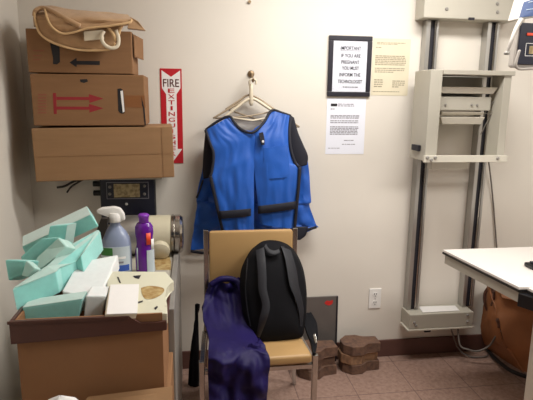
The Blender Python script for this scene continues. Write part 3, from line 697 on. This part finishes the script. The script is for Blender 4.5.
top = px3([(12, 289, -1.2), (30, 277, -1.14), (47, 266, -1.08), (70, 245, -.98), (98.5, 229.5, -.85), (100.5, 232, -.86), (81, 256, -1.03), (76, 262, -1.02), (60, 267.5, -1.08), (56, 272, -1.12), (28, 284.5, -1.17)])
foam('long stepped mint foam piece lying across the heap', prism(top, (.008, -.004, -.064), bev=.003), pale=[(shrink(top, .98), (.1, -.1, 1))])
foam('large white foam slab in the right half of heap', prism(px3([(78, 262, -.98), (118, 254.5, -.92), (98.5, 300, -1.17), (62, 291, -1.14)]), (.004, 0, -.05), bev=.004), 'foamw')
ex = Vector((.002, .06, .0)); q = [P(22, 308, -1.22), P(83, 299, -1.2), P(78.5, 318, -1.2), P(25, 322, -1.22)]
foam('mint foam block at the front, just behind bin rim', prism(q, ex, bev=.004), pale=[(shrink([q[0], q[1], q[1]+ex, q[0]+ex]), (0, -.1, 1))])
foam('small white foam block between mint block and booklet', prism(px3([(86, 296, -1.2), (106, 296, -1.19), (101, 319, -1.19), (83.5, 319, -1.2)]), (0, .08, 0), bev=.004), 'foamw')

t = root('booklet', 'blank white booklet lying on the stained cream lid', 'booklet', PZ(121, 312, .914))
bq = [PL(110.5, 284.5, .016), PL(139, 284, .016), PL(137.3, 313, .016), PL(106.5, 314, .016)]
obj('cover', prism(bq, (0, 0, -.002)), 'white', t)
obj('pages', prism([p+Vector((dx, 0, -.0022)) for p, dx in zip(bq, (-.003, -.001, -.001, -.003))], (-.004, 0, -.0132)), 'plast', t)

# ------------------------------------------------------------------ chair
t = root('side_chair', 'chrome framed chair with tan vinyl seat and back', 'chair', (.255, -.57, 0))
obj('backrest', box(.07, .45, -.43, -.395, .53, .888, bev=.012), 'vinyl', t, True, 40)
seat = add_hexa(new(), [Vector(p) for p in ((.045, -.80, .425), (.468, -.79, .425), (.445, -.42, .425), (.075, -.42, .425), (.045, -.80, .465), (.468, -.79, .465), (.445, -.42, .465), (.075, -.42, .465))], .012, 3)
obj('seat', seat, 'vinyl', t, True, 40)
W2 = .022
for x, xb in ((.057, .03), (.462, .512)):
    obj('back_leg', merge([add_sqtube(new(), (x, -.405, .44), (x, -.405, .892), W2), add_sqtube(new(), (x, -.41, .46), (xb, -.235, .003), W2)]), 'chrome', t)
for x in (.026, .484): obj('front_leg', add_sqtube(new(), (x, -.765, .003), (x, -.765, .452), W2), 'chrome', t)
b = new(); add_sqtube(b, (.037, -.765, .405), (.473, -.765, .405), .02); add_sqtube(b, (.026, -.754, .405), (.045, -.42, .405), .02); add_sqtube(b, (.484, -.754, .405), (.472, -.42, .405), .02); add_sqtube(b, (.055, -.41, .405), (.462, -.41, .405), .02)
obj('seat_frame', b, 'chrome', t)

# backpack leaning on the backrest
def ybp(py): return -.475-.145*max(0, min(1, (py-240)/100))
t = root('backpack', 'black backpack with its shoulder straps facing out on chair', 'backpack', (.3, -.6, .47))
ol = [(256, 245.5), (262, 241.5), (270, 240), (279, 241), (287, 244), (294, 250), (299, 258), (303, 268), (305.5, 280), (306.8, 294), (306.5, 310), (305, 324), (302.5, 336), (290, 339.5), (278, 341.5), (266, 342.5), (255, 341), (248, 334), (243.5, 318), (241, 300), (239.8, 284), (241, 270), (246, 258), (251, 250)]
loop = smooth_path([P(a, b, ybp(b)) for a, b in ol+ol[:1]], 3)[:-1]
cc = P(272, 293, ybp(293))
obj('body', pillow(loop, cc, .085, .4, 11, 3.4), 'blackf', t, True)
def bpd(px, py, e=.006):   # point on the backpack's bulging face
    c0, p = Vector((272, 293)), Vector((px, py)); v = p-c0
    best = 1.0
    n = len(ol); s = 0
    for i in range(n):
        a, b = Vector(ol[i]), Vector(ol[(i+1) % n]); dd = b-a
        den = v.x*dd.y-v.y*dd.x
        if abs(den) < 1e-9: continue
        k = ((a.x-c0.x)*dd.y-(a.y-c0.y)*dd.x)/den; m_ = ((a.x-c0.x)*v.y-(a.y-c0.y)*v.x)/den
        if k > 0 and -.01 <= m_ <= 1.01: s = min(.995, 1/k)
    d = .085*(1-s**3.4)**(1/1.8)
    return P(px, py, ybp(py)-d-e)
def strap(Lp, Rp, th=.014, par=t, m='blacks', name='shoulder_strap', e=.010):
    L = smooth_path([bpd(*p, e) for p in Lp], 5); R_ = smooth_path([bpd(*p, e) for p in Rp], 5)
    return obj(name, sheet(L, R_, 6, th, .004), m, par, True, 50)
strap([(256, 250), (257, 262), (258, 276), (258.5, 290), (262, 305), (259, 320), (256, 336)], [(264, 247), (265.5, 260), (266.5, 276), (267, 290), (270, 305), (267.5, 318), (260, 337)])
strap([(281, 246), (285, 258), (287.5, 272), (290, 286), (295, 298), (299, 312), (300, 326)], [(291, 250), (294, 260), (297, 272), (299, 286), (302, 298), (304, 312), (303, 326)])
strap([(264, 246.5), (268, 252.5), (274, 255), (280, 253)], [(266, 243.5), (269, 248.5), (274, 250.5), (279, 249)], .008, t, 'blacks', 'carry_handle', .012)
strap([(247, 258), (246, 272), (245, 290), (247, 310), (250, 326)], [(248, 258), (247, 272), (246, 290), (248, 310), (251, 326)], .003, t, 'blacks', 'piping', .003)
b = cloth([(303, 313, 311, 312, -.56), (304, 322, 316.5, 322, -.60), (307, 332, 318, 334, -.66), (311, 342, 317, 344, -.72), (313, 352, 316, 353, -.79)], 6, 4, .01, .004, .006)
sp = obj('side_strap', b, 'blackf', t, True, 50)
obj('buckle', prism([P(312.5, 334, -.71), P(315, 333, -.71), P(317, 341, -.74), (P(315, 343, -.74))], (0, -.008, 0), bev=.002), 'chrome', sp)

# purple apron draped over seat front
rows = [(209, 283, 240, 278, -.447), (206, 292, 243, 290, -.47), (203.5, 303, 245, 303, -.51), (203, 316, 248, 318, -.58), (205, 327, 253, 331, -.66), (209, 338, 260, 342, -.75), (208.5, 350, 267, 351, -.825), (208, 360, 270, 360, -.855), (208, 375, 269, 375, -.862), (208.5, 390, 267.5, 390, -.862), (209, 405, 267, 405, -.862), (209, 430, 266, 430, -.86), (210, 446, 265, 446, -.86)]
t = root('purple_apron', 'dark purple apron draped over left side of tan chair', 'apron', (.2, -.75, .1))
L = smooth_path([P(a, b, Y) for a, b, c, d, Y in rows], 6); R_ = smooth_path([P(c, d, Y) for a, b, c, d, Y in rows], 6)
obj('drape', sheet(L, R_, 28, .012, .02, .045, 3.2, 2.2, 9), 'purple', t, True, 60)
obj('bunched_fold', tubeP([(211, 285, -.47), (222, 279, -.475), (236, 281, -.475), (243, 292, -.51)], .014, .9, 6, 10), 'purple', t, True)
# narrow black cloth behind the chair
b = cloth([(197, 304, 198, 304, -.20), (194.5, 322, 198.5, 322, -.20), (191, 345, 199, 345, -.2), (189, 366, 199.5, 366, -.2), (188, 385, 199, 387, -.2)], 8, 5, .012, .01, .01)
tag(obj('black_cloth', b, 'blackf', smooth=True), 'narrow black cloth hanging behind the left side of chair', 'cloth')

# ------------------------------------------------------------------ pavers and plate
def paver(cx, cy, z, label, grp, deg, m):
    r_ = .073; k = math.tan(PI/8)*r_
    pts = [(r_, -k), (r_, k), (k, r_), (-k, r_), (-r_, k), (-r_, -k), (-k, -r_), (k, -r_)]
    q = .042
    loop = [(-k, -r_), (k, -r_), (r_*.85, -q), (r_+.066, -q), (r_+.066, q), (r_*.85, q), (k, r_), (-k, r_), (-r_, k), (-r_, -k)]
    mx = rotz(cx, cy, deg, z)
    b = prism([mx @ Vector((x, y, 0)) for x, y in loop], (0, 0, .0545), bev=.004)
    return tag(obj('paver', b, m), label, 'paver', grp)
for s, (cx, cy, g) in enumerate(((.868, -.113, 'right'), (.618, -.14, 'left'))):
    grp = 'pavers in the stack nearer the outlet' if s == 0 else 'pavers in the stack beside the chair leg'
    wh = 'brown keyhole shaped paver, %s of the stack ' % '%s' + ('nearer the outlet' if s == 0 else 'beside the chair leg')
    for i, nm in enumerate(('lowest', 'middle', 'topmost')):
        paver(cx+(.004, -.006, .003)[i], cy+(0, .004, -.003)[i], .055*i+.0005, wh % nm, grp, (2, 5, 1)[i]+(4 if s else 0), ('paver', 'paver2' if s == 0 else 'paver', 'paver')[i])
t = root('metal_plate', 'grey metal plate with red mark leaning on wall behind pavers', 'metal plate', (.62, -.02, 0))
mxp = Matrix.Translation((.0, -.023, .001)) @ Matrix.Rotation(math.radians(-2.2), 4, 'X')
obj('plate', add_box(new(), .42, .80, -.006, .004, 0, .388, .002, mxp), 'plate', t)
obj('edge_lip', add_box(new(), .792, .80, -.011, -.0065, 0, .388, .001, mxp), 'slot', t)
rm = smooth_path([mxp @ Vector((x, -.0068, z)) for x, z in ((.722, .350), (.735, .365), (.752, .362), (.77, .366), (.768, .346), (.75, .336), (.735, .340), (.722, .350))], 3)[:-1]
obj('red_mark', prism(rm, (0, -.0006, 0)), 'redp', t)

# ------------------------------------------------------------------ table
TZ = .76
t = root('exam_table', 'white topped table with black edging at the right', 'table', (1.7, -.8, 0))
A, Bc = PZ(443, 249.5, TZ), PZ(519, 287, TZ)
d = (Bc-A).normalized(); 
A = Vector((A.x, A.y, TZ)); F = Vector((Bc.x, Bc.y, TZ))
ob = [A, Vector((2.35, A.y, TZ)), Vector((2.35, F.y, TZ)), F]
obj('tabletop', prism(ob, (0, 0, -.012), bev=.002), 'table', t)
ob2 = [p+Vector((-.0015 if i in (0, 3) else .0, (.0015, .0015, -.0015, -.0015)[i], -.0125)) for i, p in enumerate(ob)]
obj('edging', prism(ob2, (0, 0, -.009)), 'edge', t)
ob3 = [p+Vector(((.008, -.008)[i in (1, 2)], (-.01, -.01, .01, .01)[i], -.022)) for i, p in enumerate(ob)]
obj('apron_rail', prism(ob3, (0, 0, -.045)), 'enamel', t)
G = F+d*.008+Vector((.03, 0, 0)); G2 = G+d*.3
obj('drop_leaf', prism([G, Vector((2.35, G.y, TZ)), Vector((2.35, G2.y, TZ)), G2], (0, 0, -.012), bev=.002), 'table', t)
obj('edging', prism([G+Vector((0, 0, -.0125)), Vector((2.35, G.y, TZ-.0125)), Vector((2.35, G2.y, TZ-.0125)), G2+Vector((0, 0, -.0125))], (0, 0, -.03)), 'edge', t)
obj('hinge_bracket', prism([F+Vector((-.002, -.002, -.024)), F+Vector((.03, -.06, -.024)), F+Vector((.9, -.06, -.024)), F+Vector((.9, -.002, -.024))], (0, 0, -.055), bev=.003), 'blackp', t)
obj('leaf_support', box(1.42, 2.34, -1.12, -.97, .70, .716, bev=.003), 'blackp', t)
for x, y in ((1.345, -.95), (2.25, -.95), (2.25, -.45)): obj('leg', box(x, x+.06, y, y+.06, 0, .692, bev=.004), 'enamel2', t)
q = PZ(533, 268, TZ)
t = root('handset', 'small black object lying on the white table', 'device', (q.x, q.y, TZ+.0005))
obj('body', box(q.x-.025, q.x+.1, q.y-.035, q.y+.03, TZ+.0005, TZ+.02, bev=.006), 'blackp', t)
obj('grip', box(q.x-.01, q.x+.06, q.y-.02, q.y+.015, TZ+.0205, TZ+.028, bev=.003), 'navy', t)

# leather bag standing under the table against wall
t = root('leather_bag', 'large brown leather bag slumped under the white table', 'bag', (1.85, -.25, 0))
def sh3(L, R_, **k): return sheet(smooth_path(L, 6), smooth_path(R_, 6), **k)
Lf = [P(492, 288, -.2), P(496, 305, -.24), P(499.5, 322, -.28), P(504, 341, -.32), P(513, 357, -.35), P(521, 370.5, -.375)]
Rf = [(2.12, -.50, .42), (2.13, -.53, .36), (2.14, -.56, .26), (2.14, -.56, .16), (2.14, -.56, .09), (2.14, -.55, .012)]
obj('front_panel', sh3(Lf, Rf, nu=16, thick=.008, bulge=.02, wr=.025, fu=3, fv=1, seed=4), 'leather', t, True, 50)
Lg = [P(489.5, 286, -.06), P(485, 303, -.055), P(482.5, 322, -.05), P(483, 334, -.045), P(486, 345, -.04), P(489, 350, -.04)]
obj('side_gusset', sh3(Lg, Lf, nu=14, thick=.008, bulge=.0, wr=.03, fu=3, fv=1.4, seed=6), 'leather', t, True, 50)
Rb = [(2.1, -.06, .45), (2.1, -.055, .34), (2.12, -.05, .25), (2.12, -.05, .16), (2.12, -.045, .1), (2.12, -.04, .012)]
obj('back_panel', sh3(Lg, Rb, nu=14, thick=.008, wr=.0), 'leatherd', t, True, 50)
obj('top_flap', sh3([P(492, 285, -.12), P(497, 281, -.18), P(499, 287, -.25), P(503, 298, -.29)], [(2.1, -.20, .50), (2.11, -.36, .54), (2.12, -.50, .52), (2.12, -.58, .43)], nu=14, thick=.01, bulge=0, wr=.02, fu=3, fv=1, seed=2), 'leather', t, True, 50)
obj('bottom_piping', tube(smooth_path([P(488, 351, -.05), P(501, 363.5, -.22), P(520, 374.5, -.385), (1.95, -.50, .012), (2.14, -.57, .012)], 8), .011), 'edge', t, True)
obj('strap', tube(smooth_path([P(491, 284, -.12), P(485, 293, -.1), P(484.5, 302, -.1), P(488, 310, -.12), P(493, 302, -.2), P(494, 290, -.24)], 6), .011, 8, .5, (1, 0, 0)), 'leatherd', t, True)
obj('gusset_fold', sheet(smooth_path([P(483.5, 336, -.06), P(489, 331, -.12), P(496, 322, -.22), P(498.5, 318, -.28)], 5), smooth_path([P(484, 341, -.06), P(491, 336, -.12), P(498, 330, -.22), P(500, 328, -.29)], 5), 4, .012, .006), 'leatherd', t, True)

# ------------------------------------------------------------------ tube head hanging from the ceiling
YH = -.8
t = root('xray_control', 'white and blue x-ray control head hanging at top right', 'x-ray head', (1.4, -.7, 1.59))
def hp(px, py, y=YH): return P(px, py, y)
a1 = hp(518, 22); a2 = hp(517, 67)
xl = hp(519, 40).x; zt_ = hp(519, 21).z; zb = hp(519, 66).z
obj('housing', box(xl-.005, xl+.42, YH+.004, YH+.022, zb-.004, zt_-.004, bev=.006), 'headw', t, True, 40)
lip = obj('lower_lip', tube(smooth_path([hp(519.5, 50), hp(516.5, 60), hp(516, 66), hp(520, 69), hp(533, 68.5), hp(560, 68), hp(590, 67)], 5), .0055), 'headw', t, True)
fp = obj('front_panel', box(xl, xl+.40, YH-.002, YH+.0035, zb+.006, zt_-.006, bev=.002), 'navy', t)
def hq(px, py): q_ = hp(px, py, YH-.002); return (q_.x, q_.z)
x0, z1 = hq(526, 43); x1, z0 = hq(560, 57)
b = new()
for a in ((x0, x1, z1-.002, z1), (x0, x1, z0, z0+.002), (x0, x0+.002, z0, z1)): flat(b, rect(*a), YH-.003)
obj('display_border', b, 'white', fp)
x0, z1 = hq(529.5, 46); x1, z0 = hq(556, 54.5); obj('display', box(x0, x1, YH-.003, YH-.0021, z0, z1), 'screen', fp)
x0, z1 = hq(526.8, 33); x1, z0 = hq(540, 36); obj('orange_button', box(x0, x1, YH-.006, YH-.0021, z0, z1, bev=.001), 'orange', fp)
obj('rear_housing', box(xl+.13, xl+.42, YH+.0225, YH+.26, zb+.01, zt_-.01, bev=.01), 'headw', t)
# sloping blue top panel with pale border
e0 = hp(515.5, 19.5); e1 = hp(600, 8, YH); e2 = hp(607, -16, YH+.06); e3 = hp(522, -3, YH+.06)
tp = obj('top_panel', prism([e0, e1, e2, e3], (0, .05, 0), bev=.003), 'headw', t)
def inner(f0, f1): return None
cen = (e0+e1+e2+e3)/4
ii = [cen+(p-cen)*.955+Vector((.0, -.0012, .0)) for p in (e0, e1, e2, e3)]
ii[0] = e0.lerp(cen, .04)+Vector((.006, -.0015, .004)); ii[3] = e3.lerp(cen, .02)+Vector((.008, -.0015, -.002))
obj('blue_fascia', prism(ii, (0, .001, 0)), 'headb', tp)
b = new()
for f in (.35, .72):
    s0, s1 = ii[0].lerp(ii[3], f), ii[1].lerp(ii[2], f); s0 = s0.lerp(s1, .06)
    add_tube(b, [s0+Vector((0, -.0015, 0)), s1+Vector((0, -.0015, 0))], .0011, 6)
obj('printed_line', b, 'labelw', tp)
obj('handle', tube(smooth_path([hp(521, 20, YH-.0), hp(516.5, 28, YH-.03), hp(511.5, 40, YH-.05), hp(507, 53, YH-.05)], 6), [.0095-.0002*i for i in range(19)], 12), 'headw', t, True)
obj('handle_tip', lathe([(.009, -.004), (.0105, 0), (.0105, .006)], hp(506.8, 53.6, YH-.05), 'z', 14), 'cab', t, True)
obj('hanger_column', box(xl+.16, xl+.30, YH+.08, YH+.22, zt_-.004, 2.3995, bev=.006), 'headw', t)

# ------------------------------------------------------------------ light
def ceiling_light(x, y, sx, sy, label):
    t = root('ceiling_light', label, 'lamp', (x, y, H-.06), 'ceiling lights')
    obj('frame', box(x-sx/2-.03, x+sx/2+.03, y-sy/2-.03, y+sy/2+.03, H-.05, H, bev=.004), 'headw', t)
    obj('diffuser', box(x-sx/2, x+sx/2, y-sy/2, y+sy/2, H-.056, H-.0505), 'lamp', t)
def area(loc, sx, sy, e, col):
    l = bpy.data.lights.new('fluorescent_light', 'AREA'); l.shape = 'RECTANGLE'; l.size = sx; l.size_y = sy; l.energy = e; l.color = col
    o = bpy.data.objects.new('fluorescent_light', l); COL.objects.link(o); o.location = loc
for x, y, sx, sy, e, lb in ((1.8, -1.9, 1.2, .6, 34, 'white fluorescent ceiling light in the middle of the room'), (.85, -.75, 1.1, .3, 24, 'white fluorescent ceiling light close to the back wall')):
    ceiling_light(x, y, sx, sy, lb); area((x, y, H-.06), sx-.05, sy-.05, e, (1, .975, .935))
w = bpy.data.worlds.new('world'); S.world = w; w.use_nodes = True
w.node_tree.nodes['Background'].inputs['Color'].default_value = (.9, .92, 1, 1); w.node_tree.nodes['Background'].inputs['Strength'].default_value = .03
S.view_settings.view_transform = 'Standard'; S.view_settings.look = 'None'; S.view_settings.gamma = 1; S.view_settings.exposure = 0.15
S.view_settings.use_curve_mapping = False
